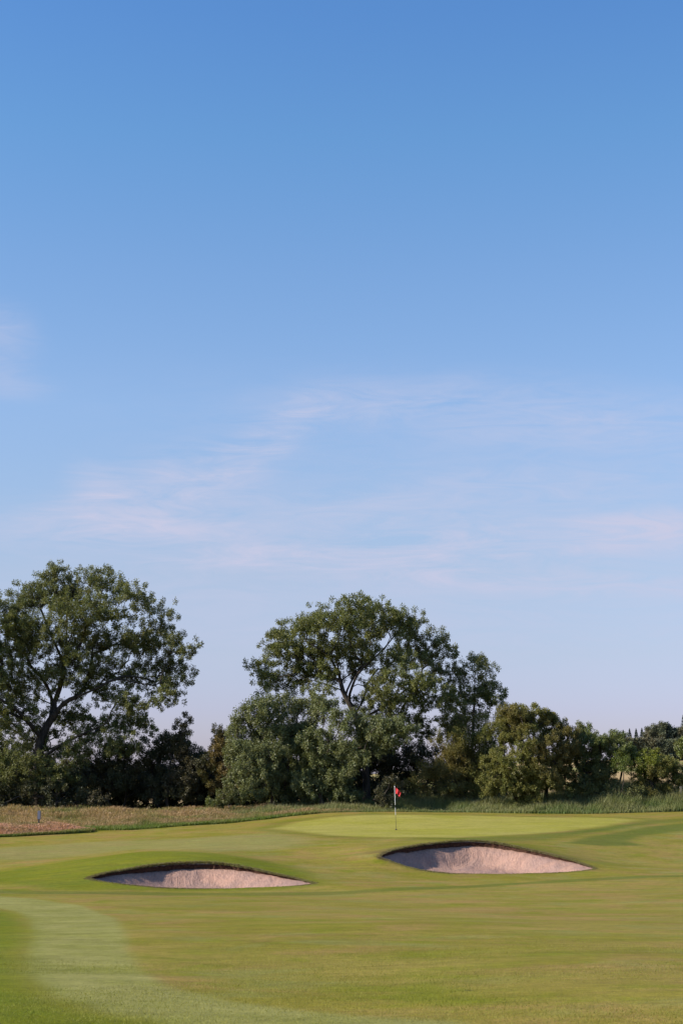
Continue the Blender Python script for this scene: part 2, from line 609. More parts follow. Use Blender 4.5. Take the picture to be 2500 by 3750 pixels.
base = MX(1.0, base, cc.outputs[0], 'MULTIPLY')
# worm casts and dead tufts, small dark specks
vo = N(t, 'ShaderNodeTexVoronoi')
vo.inputs['Scale'].default_value = 0.9
t.links.new(pos, vo.inputs[0])
speck = M_('MULTIPLY', RG(vo.outputs['Distance'], .05, .028), M_('GREATER_THAN', n_mid, .52))
base = MX(M_('MULTIPLY', speck, .7), base, (0.06, 0.05, 0.03))
bs = N(t, 'ShaderNodeBsdfPrincipled')
bs.inputs['Roughness'].default_value = .75
bs.inputs['Specular IOR Level'].default_value = .04
t.links.new(base, bs.inputs['Base Color'])
t.links.new(BP(M_('ADD', n_fin, M_('MULTIPLY', n_vf, .6)), .55, .03), bs.inputs['Normal'])
o_ = N(t, 'ShaderNodeOutputMaterial')
t.links.new(bs.outputs[0], o_.inputs[0])

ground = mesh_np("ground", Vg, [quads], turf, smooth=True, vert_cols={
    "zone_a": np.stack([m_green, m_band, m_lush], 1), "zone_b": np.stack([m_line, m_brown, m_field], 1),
    "zone_c": np.stack([m_rough, m_rough * 0, m_pale], 1)})
tag(ground, kind='structure')

# ------------------------------------------------------------------ grass blades
def leaf_mat(name, cols, transl=.25, rough=.5, spec=.4, tipcol=None, tipfrac=(.5, .9), big=.15):
    """cols: three albedos blended by per-leaf and per-clump variation"""
    m = new_mat(name)
    t, M_, NZ, RG, MX, AT, BP = nodes(m)
    r = AT("rnd").outputs['Fac']
    geo = N(t, 'ShaderNodeNewGeometry')
    nb = NZ(geo.outputs['Position'], big, 3, .6)
    c = MX(RG(r, 0, 1, smooth=False), cols[0], cols[1])
    c = MX(RG(nb, .42, .62), c, cols[2])
    if tipcol:
        h = AT("hgt").outputs['Fac']
        c = MX(M_('MULTIPLY', RG(h, *tipfrac), RG(NZ(geo.outputs['Position'], .35, 3, .6, 0, (50, 9, 0)), .32, .55)), c, tipcol)
    v = M_('MULTIPLY_ADD', AT("rnd2").outputs['Fac'], .7, .65)
    cc = N(t, 'ShaderNodeCombineColor')
    for i in range(3):
        t.links.new(v, cc.inputs[i])
    c = MX(1.0, c, cc.outputs[0], 'MULTIPLY')
    p = N(t, 'ShaderNodeBsdfPrincipled')
    p.inputs['Roughness'].default_value = rough
    p.inputs['Specular IOR Level'].default_value = spec
    t.links.new(c, p.inputs['Base Color'])
    tr = N(t, 'ShaderNodeBsdfTranslucent')
    t.links.new(MX(1.0, c, (1.25, 1.2, .6), 'MULTIPLY'), tr.inputs[0])
    ms = N(t, 'ShaderNodeMixShader')
    ms.inputs[0].default_value = transl
    t.links.new(p.outputs[0], ms.inputs[1])
    t.links.new(tr.outputs[0], ms.inputs[2])
    o = N(t, 'ShaderNodeOutputMaterial')
    t.links.new(ms.outputs[0], o.inputs[0])
    return m


def blades(name, x, y, z, h, w, lean, mat, seed=0, head=0.0, parent=None, wind=(0.25, 0.0)):
    """curved tapering blades; optional seed head as a wider diamond at the top"""
    r = np.random.default_rng(seed)
    n = len(x)
    a = r.uniform(0, 2 * np.pi, n)
    dx, dy = np.cos(a), np.sin(a)
    la = r.uniform(0, 2 * np.pi, n)
    L = h * lean * r.uniform(.2, 1, n)
    lx = np.cos(la) * L + wind[0] * h * lean
    ly = np.sin(la) * L + wind[1] * h * lean
    b = np.stack([x, y, z - .01], 1)
    wv = np.stack([dx * w, dy * w, 0 * dx], 1)
    mid = b + np.stack([lx * .3, ly * .3, h * .55], 1)
    tip = b + np.stack([lx, ly, h * .97], 1)
    Vs = [b - wv, b + wv, mid - wv * .8, mid + wv * .8, tip]
    nv = 5
    if head > 0:
        k = tip - mid
        c0 = mid + k * .55
        c1 = mid + k * .8
        hw = np.stack([dx, dy, 0 * dx], 1) * (w * 1.0 + head)[:, None] if np.ndim(w) else np.stack([dx, dy, 0 * dx], 1) * (w + head)
        Vs += [c0, c1 - hw, c1 + hw, tip + k * .05]
        nv = 9
    Vt = np.stack(Vs, 1).reshape(-1, 3)
    i = np.arange(n) * nv
    q = np.stack([i, i + 1, i + 3, i + 2], 1)
    tri = np.stack([i + 2, i + 3, i + 4], 1)
    fs = [q, tri]
    rr = r.random(n)
    r2 = r.random(n)
    reps = 2
    if head > 0:
        fs = [np.concatenate([q, np.stack([i + 5, i + 6, i + 8, i + 7], 1)]), tri]
        reps = 3
    hg = np.tile(np.array([0, 0, .55, .55, 1.0] + ([.75, .9, .9, 1.0] if head > 0 else [])), n)
    return mesh_np(name, Vt, fs, mat, parent, face_attrs={"rnd": np.tile(rr, reps), "rnd2": np.tile(r2, reps)}, vert_attrs={"hgt": hg})


def scatter(poly, n, seed):
    r = np.random.default_rng(seed)
    x0, y0 = poly[:, 0].min(), poly[:, 1].min()
    x1, y1 = poly[:, 0].max(), poly[:, 1].max()
    x = r.uniform(x0, x1, n)
    y = r.uniform(y0, y1, n)
    k = sdist(x, y, poly) > 0
    return x[k], y[k]


def fbm(x, y, s, seed=0):
    r = np.random.default_rng(seed)
    v = np.zeros(len(x))
    amp = 1.0
    for o in range(4):
        for _ in range(3):
            a = r.uniform(0, 2 * np.pi)
            v += amp * np.sin((x * np.cos(a) + y * np.sin(a)) * s + r.uniform(0, 6.28))
        s *= 2.1
        amp *= .6
    return v / 4.0


m_tan = leaf_mat("dry_grass", [(.24, .19, .080), (.21, .20, .062), (.115, .160, .032)], .3, .6, .2, (.43, .255, .165), (.35, 1.3), big=.45)
m_pink = leaf_mat("fescue", [(.13, .16, .04), (.17, .17, .05), (.20, .16, .07)], .3, .6, .2, (.44, .25, .175), (.25, .65), big=.25)
m_ggrass = leaf_mat("green_grass", [(.13, .165, .050), (.21, .215, .08), (.10, .15, .04)], .35, .55, .3, (.22, .21, .10), (.5, 1.0), big=.3)
m_bgrass = leaf_mat("verge_grass", [(.10, .16, .022), (.14, .18, .03), (.16, .17, .04)], .3, .55, .3, big=.3)
m_short = leaf_mat("mown_grass", [(.20, .205, .035), (.27, .25, .075), (.17, .18, .03)], .35, .6, .15, big=.5)
m_fringe = leaf_mat("fringe_grass", [(.12, .13, .03), (.20, .16, .07), (.15, .12, .05)], .25, .6, .3, big=.6)

# pinkish fescue patch in the left foreground of the rough
ff = np.array([on_ground(a, b) for a, b in [(-700, 3092), (-300, 3076), (0, 3066), (160, 3058), (270, 3052), (325, 3049)]])
fes = np.concatenate([ff, [[ff[-1, 0] + .25, ff[-1, 1] + .9], [ff[-1, 0] - .6, ff[-1, 1] + 2.2], [ff[-2, 0], ff[-2, 1] + 4.0], [ff[-3, 0], ff[-3, 1] + 6.5], [ff[-4, 0], ff[-4, 1] + 8.0], [ff[0, 0], ff[0, 1] + 8]]])
x, y = scatter(fes, 150000, 1)
e = sdist(x, y, fes)
hh = (.17 + .22 * sstep(0, 1.8, e)) * np.random.default_rng(3).uniform(.7, 1.2, len(x))
g = blades("fescue_patch", x, y, ground_z(x, y), hh, .008, .5, m_pink, 4, head=.014)
tag(g, "low patch of pinkish fescue with a green front edge at the left of the fairway", "grass", kind='stuff')
# short green verge along the front of the fescue and of the rough
rough_front = [on_ground(a, b) for a, b in [(-400, 3052), (310, 3052), (330, 3030), (500, 3034), (700, 3022), (900, 3006), (1000, 2990)]]
x = np.random.default_rng(8).uniform(-30, ff[-1, 0] + .15, 30000)
yb = np.interp(x, ff[:, 0], ff[:, 1])
y = yb + np.random.default_rng(9).uniform(-.25, .5, len(x))
x2, y2 = x, y
u = np.random.default_rng(10).random(42000)
xr = np.interp(u, [0, 1], [-15.0, -1.5])
yr = np.interp(xr, [-15, -11.7, -9, -6, -4.3, -1.5], [88.6, 88.4, 91.0, 93.2, 94.6, 97]) + np.random.default_rng(12).uniform(-.5, 3.0, len(xr))
x, y = np.concatenate([x2, xr]), np.concatenate([y2, yr])
hh = np.random.default_rng(13).uniform(.09, .24, len(x)) * (1 + .35 * fbm(x, y, .8, 3))
g = blades("verge_grass", x, y, ground_z(x, y), hh, .012, .6, m_bgrass, 5)
tag(g, "bright green uncut strip along the front of the dry rough", "grass", kind='stuff')
# dry rough on the left
x = np.random.default_rng(20).uniform(-36, 1.5, 340000)
yf = np.interp(x, [-36, -15, -11.7, -9, -6, -4.3, -1.5, 1.5], [88, 88.9, 88.9, 91.6, 93.8, 95.1, 97, 98.5])
y = yf + np.random.default_rng(21).random(len(x)) ** 1.0 * (107 - yf)
hh = (.26 + .30 * sstep(0, 7, y - yf)) * (1 + .42 * fbm(x, y, .6, 5)) * (1 + .4 * fbm(x, y * 0, .45, 15)) * np.random.default_rng(22).uniform(.35, 1.25, len(x))
hh *= np.interp(x, [-36, -6, 1.5], [1.0, .95, .8])
k = (fbm(x, y, .9, 77) + .8 * np.random.default_rng(1).random(len(x))) > .1
x, y, hh = x[k], y[k], np.clip(hh[k], .15, 1.15)
k = (x < -10) | (np.random.default_rng(2).random(len(x)) < np.interp(x, [-10, -4, 1.5], [1, .55, .05]))
g = blades("rough_grass", x[k], y[k], ground_z(x[k], y[k]), hh[k], .006, .45, m_tan, 6, head=.008)
tag(g, "tall dry tan rough grass in front of the dark hedgerow", "grass", kind='stuff')
# taller green grass from the middle to the right edge, behind the green
x = np.random.default_rng(30).uniform(-9, 34, 170000)
yf = np.interp(x, [-9, -4, 1.5, 5, 11, 16, 22, 34], [95.0, 96.5, 98.4, 99.5, 97.2, 96.3, 98.2, 99.5])
y = yf + np.random.default_rng(31).random(len(x)) * (106.5 - yf)
hh = np.interp(x, [-9, 1, 4, 8, 13, 18, 24, 34], [.5, .7, .95, .8, 1.1, 1.65, 1.7, 1.6]) * (.15 + .95 * sstep(-.5, 4.5, y - yf)) * (1 + .35 * fbm(x, y, 1.6, 19)) * (1 + .3 * fbm(x, y, .7, 9)) * np.random.default_rng(32).uniform(.6, 1.2, len(x))
k = np.random.default_rng(33).random(len(x)) < np.interp(x, [-9, -2, 2], [.35, .7, 1.0])
g = blades("tall_grass", x[k], y[k], ground_z(x[k], y[k]), np.clip(hh[k], .12, 2.2), .014, .4, m_ggrass, 7)
tag(g, "long dark green grass and weeds beneath the trees behind the putting green", "grass", kind='stuff')
# mown blades nearest the camera
r = np.random.default_rng(40)
n = 200000
y = 9.5 + 18 * r.random(n) ** 1.35
x = r.uniform(-1, 1, n) * (y * .235 + .4)
hh = r.uniform(.006, .015, n) * (1.1 - .8 * sstep(15, 27, y))
k = r.random(n) < 1 - sstep(17, 27, y)
x, y, hh = x[k], y[k], hh[k]
g = blades("short_grass", x, y, ground_z(x, y) + .010, hh, .0013, .9, m_short, 8)
tag(g, "closely mown fairway grass in the foreground", "grass", kind='stuff')

# ------------------------------------------------------------------ bunkers
sand = new_mat("sand")
t, M_, NZ, RG, MX, AT, BP = nodes(sand)
geo = N(t, 'ShaderNodeNewGeometry')
pos = geo.outputs['Position']
a = NZ(pos, 1.1, 6, .65, .6)
b = NZ(pos, 9, 5, .7, 0, (3, 1, 0))
c = NZ(pos, 60, 3, .7)
rk = NZ(pos, 3.0, 3, .6, 1.2, (0, 0, 0), (4.5, .7, 1))
col = MX(RG(a, .38, .62), (.37, .225, .172), (.30, .195, .162))
col = MX(M_('MULTIPLY', RG(rk, .45, .65), .45), col, (.20, .13, .10))
col = MX(M_('MULTIPLY', RG(b, .45, .75), .45), col, (.41, .275, .215))
bs = N(t, 'ShaderNodeBsdfPrincipled')
bs.inputs['Roughness'].default_value = .95
bs.inputs['Specular IOR Level'].default_value = .1
t.links.new(col, bs.inputs['Base Color'])
t.links.new(BP(M_('ADD', M_('ADD', M_('MULTIPLY', a, 1.2), M_('MULTIPLY', rk, .28)), M_('ADD', M_('MULTIPLY', b, .30), M_('MULTIPLY', c, .08))), 1.0, .10), bs.inputs['Normal'])
t.links.new(bs.outputs[0], N(t, 'ShaderNodeOutputMaterial').inputs[0])

soil = new_mat("soil")
t, M_, NZ, RG, MX, AT, BP = nodes(soil)
geo = N(t, 'ShaderNodeNewGeometry')
a = NZ(geo.outputs['Position'], 14, 6, .7)
bs = N(t, 'ShaderNodeBsdfPrincipled')
bs.inputs['Roughness'].default_value = .95
bs.inputs['Specular IOR Level'].default_value = .1
t.links.new(MX(RG(a, .35, .65), (.035, .018, .014), (.095, .050, .034)), bs.inputs['Base Color'])
t.links.new(BP(a, 1.0, .05), bs.inputs['Normal'])
t.links.new(bs.outputs[0], N(t, 'ShaderNodeOutputMaterial').inputs[0])


def make_bunker(rim, RIM, label, seed, depth):
    c = rim.mean(0)
    root = thing("sand_bunker", c, label, "bunker", "sand bunkers before the green")
    off = c
    soilh = catmull_closed(np.array([[0, 0, r[3]] for r in RIM]), 22)[:, 2]
    soilh = 1.05 * soilh * (1 + .18 * fbm(rim[:, 0], rim[:, 1], 4.0, seed))
    low = rim.copy()
    low[:, 2] -= soilh
    lo = TPS(low[::7], sc=5.0, lam=1e-6)
    x0, y0, x1, y1 = rim[:, 0].min() - .3, rim[:, 1].min() - .3, rim[:, 0].max() + .3, rim[:, 1].max() + .3
    X, Y = np.meshgrid(np.arange(x0, x1, .06), np.arange(y0, y1, .06))
    xf, yf = X.ravel(), Y.ravel()
    sd = sdist(xf, yf, rim)
    r = np.random.default_rng(seed)
    # a rounded bowl, steep under the back and left lip, shelving gently to the front right
    j = ((xf[:, None] - rim[None, ::3, 0]) ** 2 + (yf[:, None] - rim[None, ::3, 1]) ** 2)
    dv = np.stack([rim[::3, 0][j.argmin(1)] - xf, rim[::3, 1][j.argmin(1)] - yf], 1)
    wgt = np.exp(-j / .8)
    dirx = (wgt * (rim[None, ::3, 0] - c[0])).sum(1) / np.maximum(wgt.sum(1), 1e-12) / (0.5 * np.ptp(rim[:, 0]))
    diry = (wgt * (rim[None, ::3, 1] - c[1])).sum(1) / np.maximum(wgt.sum(1), 1e-12) / (0.5 * np.ptp(rim[:, 1]))
    st = np.clip(.50 - .50 * dirx + .70 * diry, 0, 1)
    z = lo(xf, yf) - depth * sstep(-.12, 1.9 - 1.1 * st, sd) + .016 * fbm(xf, yf, 5.0, seed) + .045 * fbm(xf, yf, 1.6, seed + 5) * sstep(0, .6, sd)
    V = np.stack([xf, yf, z], 1) - off
    ny, nx = X.shape
    idx = np.arange(ny * nx).reshape(ny, nx)
    q = np.stack([idx[:-1, :-1], idx[:-1, 1:], idx[1:, 1:], idx[1:, :-1]], -1).reshape(-1, 4)
    q = q[(sd[q] > -.12).all(1)]
    mesh_np("sand", V, [q], sand, root, smooth=True)
    # bare soil face under the turf
    m = len(rim)
    tan = np.roll(rim, -1, 0) - np.roll(rim, 1, 0)
    nrm = unit(np.stack([tan[:, 1], -tan[:, 0], 0 * tan[:, 0]], 1))
    cen = rim[:, :2].mean(0)
    s = np.sign(((rim[:, :2] - cen) * nrm[:, :2]).sum(1).mean())
    nrm = nrm * s                                    # outward
    rings = []
    for fo, fz in ((.10, -.018), (.03, -.03), (.07, -.5), (.09, -1.0), (.02, -1.6)):
        rr = rim + nrm * (fo + .012 * r.standard_normal(m))[:, None]
        rr[:, 2] += np.where(fz > -.1, fz, soilh * fz) - (0.01 if fz <= -1 else 0)
        rings.append(rr)
    V = np.concatenate(rings) - off
    i = np.arange(m)
    fs = np.concatenate([np.stack([k * m + i, k * m + (i + 1) % m, (k + 1) * m + (i + 1) % m, (k + 1) * m + i], 1) for k in range(4)])
    mesh_np("soil_face", V, [fs], soil, root)
    # turf lip: blades growing and hanging over the edge
    n = 16000
    ii = r.integers(0, m, n)
    tt = r.random(n)[:, None]
    p = rim[ii] * (1 - tt) + rim[(ii + 1) % m] * tt + nrm[ii] * (np.abs(r.normal(0, .11, n)) - .02)[:, None]
    hgt = np.clip(.015 + soilh[ii] * .5, 0, .10) * r.uniform(.5, 1.3, n)
    o = blades("turf_lip", p[:, 0] - off[0], p[:, 1] - off[1], ground_z(p[:, 0], p[:, 1]) - off[2], hgt, .006, 1.1, m_fringe, seed, parent=root)
    return root


make_bunker(rimL, RIM_L, "lower sand bunker on the left with bright green mound above its dark lip", 51, .44)
make_bunker(rimR, RIM_R, "upper sand bunker on the right, directly in front of the putting green", 52, .56)

# ------------------------------------------------------------------ trees
bark_dark = new_mat("bark")
t, M_, NZ, RG, MX, AT, BP = nodes(bark_dark)
geo = N(t, 'ShaderNodeNewGeometry')
a = NZ(geo.outputs['Position'], 6, 5, .7, 0, (0, 0, 0), (1, 1, .25))
bs = N(t, 'ShaderNodeBsdfPrincipled')
bs.inputs['Roughness'].default_value = .9
bs.inputs['Specular IOR Level'].default_value = .15
t.links.new(MX(RG(a, .35, .65), (.028, .024, .020), (.075, .062, .050)), bs.inputs['Base Color'])
t.links.new(BP(a, .8, .08), bs.inputs['Normal'])
t.links.new(bs.outputs[0], N(t, 'ShaderNodeOutputMaterial').inputs[0])

L_ASH = leaf_mat("ash_leaves", [(.105, .128, .038), (.172, .176, .058), (.128, .134, .046)], .30, .55, .3)
L_SILVER = leaf_mat("silver_green_leaves", [(.115, .138, .052), (.195, .205, .090), (.130, .150, .056)], .26, .5, .4)
L_HAW = leaf_mat("hawthorn_leaves", [(.120, .138, .038), (.205, .192, .056), (.165, .135, .045)], .28, .6, .25)
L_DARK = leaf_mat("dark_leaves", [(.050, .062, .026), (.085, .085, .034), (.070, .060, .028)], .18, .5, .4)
L_BROWN = leaf_mat("bronze_leaves", [(.19, .130, .042), (.15, .12, .040), (.12, .118, .036)], .22, .5, .4)
L_BRIGHT = leaf_mat("yellow_green_leaves", [(.14, .175, .022), (.19, .195, .028), (.10, .13, .028)], .3, .5, .4)
L_BUSH = leaf_mat("bush_leaves", [(.110, .145, .040), (.150, .170, .048), (.125, .130, .044)], .22, .5, .4)
L_SPRUCE = leaf_mat("spruce_needles", [(.030, .048, .036), (.045, .062, .048), (.040, .055, .038)], .1, .6, .3)  # needles coloured slightly bluish in place of distance haze
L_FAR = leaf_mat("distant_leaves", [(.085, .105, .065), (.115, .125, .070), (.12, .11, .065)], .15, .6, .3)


def tubes(segs, sides=6):
    """segs: (p0, p1, r0, r1) arrays -> verts, quads"""
    p0, p1, r0, r1 = segs
    d = unit(p1 - p0)
    ref = np.where(np.abs(d[:, 2:3]) > .9, np.array([[1.0, 0, 0]]), np.array([[0, 0, 1.0]]))
    a = unit(np.cross(d, ref))
    b = np.cross(d, a)
    ang = np.arange(sides) * 2 * np.pi / sides
    ca, sa_ = np.cos(ang), np.sin(ang)
    ring = a[:, None, :] * ca[None, :, None] + b[:, None, :] * sa_[None, :, None]
    p1e = p1 + d * (r1 * .5)[:, None]
    V0 = p0[:, None, :] + ring * r0[:, None, None]
    V1 = p1e[:, None, :] + ring * r1[:, None, None]
    V = np.concatenate([V0, V1], 1).reshape(-1, 3)
    i = np.arange(len(p0))[:, None] * 2 * sides
    j = np.arange(sides)[None, :]
    jn = (j + 1) % sides
    q = np.stack([i + j, i + jn, i + sides + jn, i + sides + j], -1).reshape(-1, 4)
    return V, q


def polyline(pts, step=.5):
    pts = np.asarray(pts)
    if len(pts) > 2:
        pad = np.vstack([2 * pts[0] - pts[1], pts, 2 * pts[-1] - pts[-2]])
        res = []
        for i in range(1, len(pad) - 2):
            n = max(2, int(np.linalg.norm(pad[i + 1] - pad[i]) / step))
            tt = np.linspace(0, 1, n, endpoint=False)[:, None]
            p0, p1, p2, p3 = pad[i - 1], pad[i], pad[i + 1], pad[i + 2]
            res.append(0.5 * ((2 * p1) + (-p0 + p2) * tt + (2 * p0 - 5 * p1 + 4 * p2 - p3) * tt ** 2 + (-p0 + 3 * p1 - 3 * p2 + p3) * tt ** 3))
        res.append(pts[-1:])
        return np.concatenate(res)
    n = max(2, int(np.linalg.norm(pts[1] - pts[0]) / step))
    tt = np.linspace(0, 1, n + 1)[:, None]
    return pts[0] * (1 - tt) + pts[1] * tt


def make_tree(name, label, cat, Y, base_px, lobes, mat, seed, limbs=None, group=None, tip_den=1.0, leaf=(.15, .032), sprays=4, per=34,
              spray_r=.42, droop=.55, spray_len=.30, r_tip=.011, scale=1.0, shell=.55, jit=2.0, base_xy=None, stems=1, up=0.0, bark=bark_dark):
    """lobes: (px, py, rx, ry[, dY[, rdepth]]) ellipsoids of foliage in photo pixels at distance Y"""
    r = np.random.default_rng(seed)
    if base_xy is None:
        bx = (base_px - 1250) / FPX * Y
        base = np.array([bx, Y, gz(bx, Y)])
    else:
        base = np.array([base_xy[0], base_xy[1], gz(*base_xy)])
    root = thing(name, base, label, cat, group)
    k = Y / FPX
    tips = []
    for L in lobes:
        px, py, rx, ry = L[:4]
        dY = L[4] if len(L) > 4 else r.uniform(-jit, jit)
        c = P(px, py, Y + dY)
        rx, rz = rx * k * scale, ry * k * scale
        rd = L[5] if len(L) > 5 else max(.8, (rx + rz) * .55)
        area = 4 * np.pi * ((rx * rz) ** 1.6 / 3 + (rx * rd) ** 1.6 / 3 + (rz * rd) ** 1.6 / 3) ** (1 / 1.6)
        n = max(4, int(area * .95 * tip_den))
        d = unit(r.standard_normal((n, 3)))
        rad = shell + (1 - shell) * r.random((n, 1)) ** .5
        rad *= (1 + .16 * r.standard_normal((n, 1)))
        p = c + d * rad * np.array([rx, rd, rz])
        tips.append(p)
    tips = np.concatenate(tips)
    tips[:, 2] = np.maximum(tips[:, 2], base[2] + .25)
    # ---- skeleton
    nodes_p, par, plen = [], [], []

    def add_line(pl, parent):
        for q in pl:
            nodes_p.append(q)
            par.append(parent)
            plen.append(0 if parent < 0 else plen[parent] + np.linalg.norm(q - nodes_p[parent]))
            parent = len(nodes_p) - 1
        return parent
    if limbs:
        for li, l in enumerate(limbs):
            pl = polyline([P(a, b, Y + (c[0] if c else 0)) for a, b, *c in l], .45)
            if li == 0:
                pl[0] = base - np.array([0, 0, .15])
                add_line(pl, -1)
            else:
                arr = np.array(nodes_p)
                j = int(np.argmin(((arr - pl[0]) ** 2).sum(1)))
                add_line(pl[1:], j)
    else:
        top = tips.mean(0)
        for s in range(stems):
            off = np.array([r.normal(0, .25), r.normal(0, .25), 0]) if stems > 1 else np.zeros(3)
            tgt = base + (top - base) * .55 + (np.array([r.normal(0, .9), r.normal(0, .9), 0]) if stems > 1 else 0)
            mid = base + off + (tgt - base) * .5 + np.array([r.normal(0, .15), r.normal(0, .15), 0])
            b0 = base - np.array([0, 0, .15])
            b0[2] = base[2] - .15
            add_line(polyline([b0, mid, tgt], .4), -1)
    n_given = len(nodes_p)
    start = np.array(nodes_p)
    dist0 = np.sqrt(((tips[:, None, :] - start[None, ::3, :]) ** 2).sum(-1)).min(1)
    order = np.argsort(dist0)
    cap = len(tips) * 14 + n_given + 10
    NP = np.zeros((cap, 3))
    NP[:n_given] = start
    PL = np.zeros(cap)
    PL[:n_given] = plen
    PR = np.full(cap, -1)
    PR[:n_given] = par
    cnt = n_given
    tipnode = []
    lowlim = base[2] + (1.2 if n_given > 8 else .5)
    usable = np.zeros(cap, bool)
    usable[:n_given] = start[:, 2] > lowlim
    usable[n_given - 1] = True
    for oi in order:
        tp = tips[oi]
        dv = tp - NP[:cnt]
        d = np.sqrt((dv ** 2).sum(1))
        cost = d + .32 * PL[:cnt] + np.maximum(0, -(dv[:, 2]) - .2 * d) * .8 + np.where(usable[:cnt], 0, 1e3)
        j = int(np.argmin(cost))
        L = d[j]
        nseg = int(min(12, max(1, L / .45)))
        perp = r.standard_normal(3) * L * .07
        sag = np.array([0, 0, L * .10])
        prev = j
        for s in range(1, nseg + 1):
            f = s / nseg
            q = NP[j] + (tp - NP[j]) * f + (perp + sag) * math.sin(math.pi * f) + r.standard_normal(3) * .03 * (f < 1)
            NP[cnt] = q
            PR[cnt] = prev
            PL[cnt] = PL[prev] + np.linalg.norm(q - NP[prev])
            usable[cnt] = True
            prev = cnt
            cnt += 1
        tipnode.append(prev)
    NP, PR = NP[:cnt], PR[:cnt]
    load = np.zeros(cnt)
    load[tipnode] = 1
    for i in range(cnt - 1, -1, -1):
        if PR[i] >= 0:
            load[PR[i]] += load[i]
    rad = r_tip * np.maximum(load, 1) ** .52
    hb = NP[:, 2] - base[2]
    rad = rad * (1 + .5 * np.exp(-np.maximum(hb, 0) / .5) * (rad > .08))
    ch = np.where(PR >= 0)[0]
    p0, p1 = NP[PR[ch]], NP[ch]
    r1 = rad[ch]
    r0 = np.minimum(rad[PR[ch]], r1 * 1.25)
    big_ = r1 > .06
    Vs, Qs, o = [], [], 0
    for sel, sd in ((big_, 9), (~big_, 4)):
        if sel.any():
            V_, q_ = tubes((p0[sel], p1[sel], r0[sel], r1[sel]), sd)
            Vs.append(V_)
            Qs.append(q_ + o)
            o += len(V_)
    mesh_np("trunk", np.concatenate(Vs) - base, Qs, bark, root, smooth=True)
    # ---- foliage
    T = tips
    cen = T.mean(0)
    ns = r.poisson(sprays, len(T)).clip(1)
    sid = np.repeat(np.arange(len(T)), ns)
    sp = T[sid] + np.clip(r.standard_normal((len(sid), 3)), -1.35, 1.35) * np.array([spray_r, spray_r, spray_r * .75])
    nl = r.poisson(per * LEAF_N, len(sp)).clip(3)
    lid = np.repeat(np.arange(len(sp)), nl)
    n = len(lid)
    outw = unit(sp[lid] - cen)
    d = unit(r.standard_normal((n, 3)) + outw * .35 + np.array([0, 0, up - droop]))
    p = sp[lid] + d * (r.random((n, 1)) ** .7) * spray_len
    p[:, 2] -= (r.random(n) ** 2) * spray_len * droop
    d = unit(d + r.standard_normal((n, 3)) * .45)
    l = LEAF_L * leaf[0] * r.uniform(.65, 1.25, n)[:, None]
    w = LEAF_W * leaf[1] * r.uniform(.7, 1.2, n)[:, None]
    wv = unit(np.cross(d, r.standard_normal((n, 3)) + np.array([0, 0, .8])))
    V = np.stack([p, p + d * l * .45 + wv * w, p + d * l, p + d * l * .45 - wv * w], 1).reshape(-1, 3)
    q = np.arange(n * 4).reshape(-1, 4)
    V[:, 2] = np.maximum(V[:, 2], base[2] + .02)
    crn = r.random(len(sp))
    mesh_np("crown", V - base, [q], mat, root,
            face_attrs={"rnd": np.clip(crn[lid] * .7 + r.random(n) * .3, 0, 1), "rnd2": r.random(n)})
    return root, n


NLEAF = 0
LEAF_N, LEAF_L, LEAF_W = 3.2, .84, .94
def T_(*a, **k):
    global NLEAF
    root, n = make_tree(*a, **k)
    NLEAF += n
    return root


# the tall ash at the left edge
T_("ash_tree", "tallest spreading ash tree, its crown cut off by the left edge of the photo", "tree", 107, 140, [
    (250, 2150, 90, 70), (225, 2095, 45, 30), (140, 2200, 90, 70), (370, 2140, 80, 55), (30, 2250, 90, 70), (-110, 2330, 130, 110), (290, 2230, 110, 60), (170, 2310, 110, 70),
    (470, 2180, 60, 35), (545, 2205, 45, 25), (440, 2250, 55, 28), (20, 2400, 110, 90), (330, 2340, 100, 60), (470, 2340, 80, 45), (590, 2290, 45, 40), (600, 2235, 22, 18),
    (560, 2370, 80, 45), (660, 2350, 40, 30), (690, 2375, 28, 18), (610, 2430, 75, 40), (240, 2430, 100, 60), (420, 2440, 90, 45), (120, 2510, 90, 60), (-60, 2540, 130, 100),
    (520, 2480, 80, 40), (640, 2500, 45, 32), (600, 2555, 55, 30), (350, 2520, 80, 40), (480, 2570, 70, 30), (60, 2620, 90, 55), (250, 2620, 80, 45), (400, 2640, 90, 38),
    (520, 2640, 55, 28), (160, 2720, 90, 45), (310, 2730, 80, 42), (-40, 2740, 120, 80), (60, 2800, 80, 60, -3), (200, 2830, 70, 50, -2.5), (430, 2720, 60, 35)],
   L_ASH, 101, limbs=[
    [(140, 2965), (142, 2860), (140, 2780), (152, 2700), (185, 2640)],
    [(185, 2640), (235, 2575, -.5), (300, 2545, -1), (360, 2518, -1.5), (425, 2487, -1.5), (500, 2500, -2), (560, 2510, -2)],
    [(185, 2640), (190, 2560, 1), (160, 2490, 1), (115, 2440, 0), (90, 2380, -1)],
    [(152, 2700), (100, 2640, -1), (50, 2590, -2), (0, 2560, -2)],
    [(142, 2790), (220, 2730, -1), (300, 2690, -1.5), (390, 2650, -2)],
    [(190, 2600), (225, 2500, 0), (240, 2400, -1), (245, 2280, 0), (245, 2180, 0)],
    [(300, 2545), (330, 2450, 1), (350, 2340, 1), (400, 2270, 1), (480, 2225, 1)],
    [(235, 2430), (190, 2330), (150, 2230)]], scale=1.07, shell=.25, tip_den=.88, jit=2.8, sprays=6, per=24, spray_r=.50, spray_len=.21)

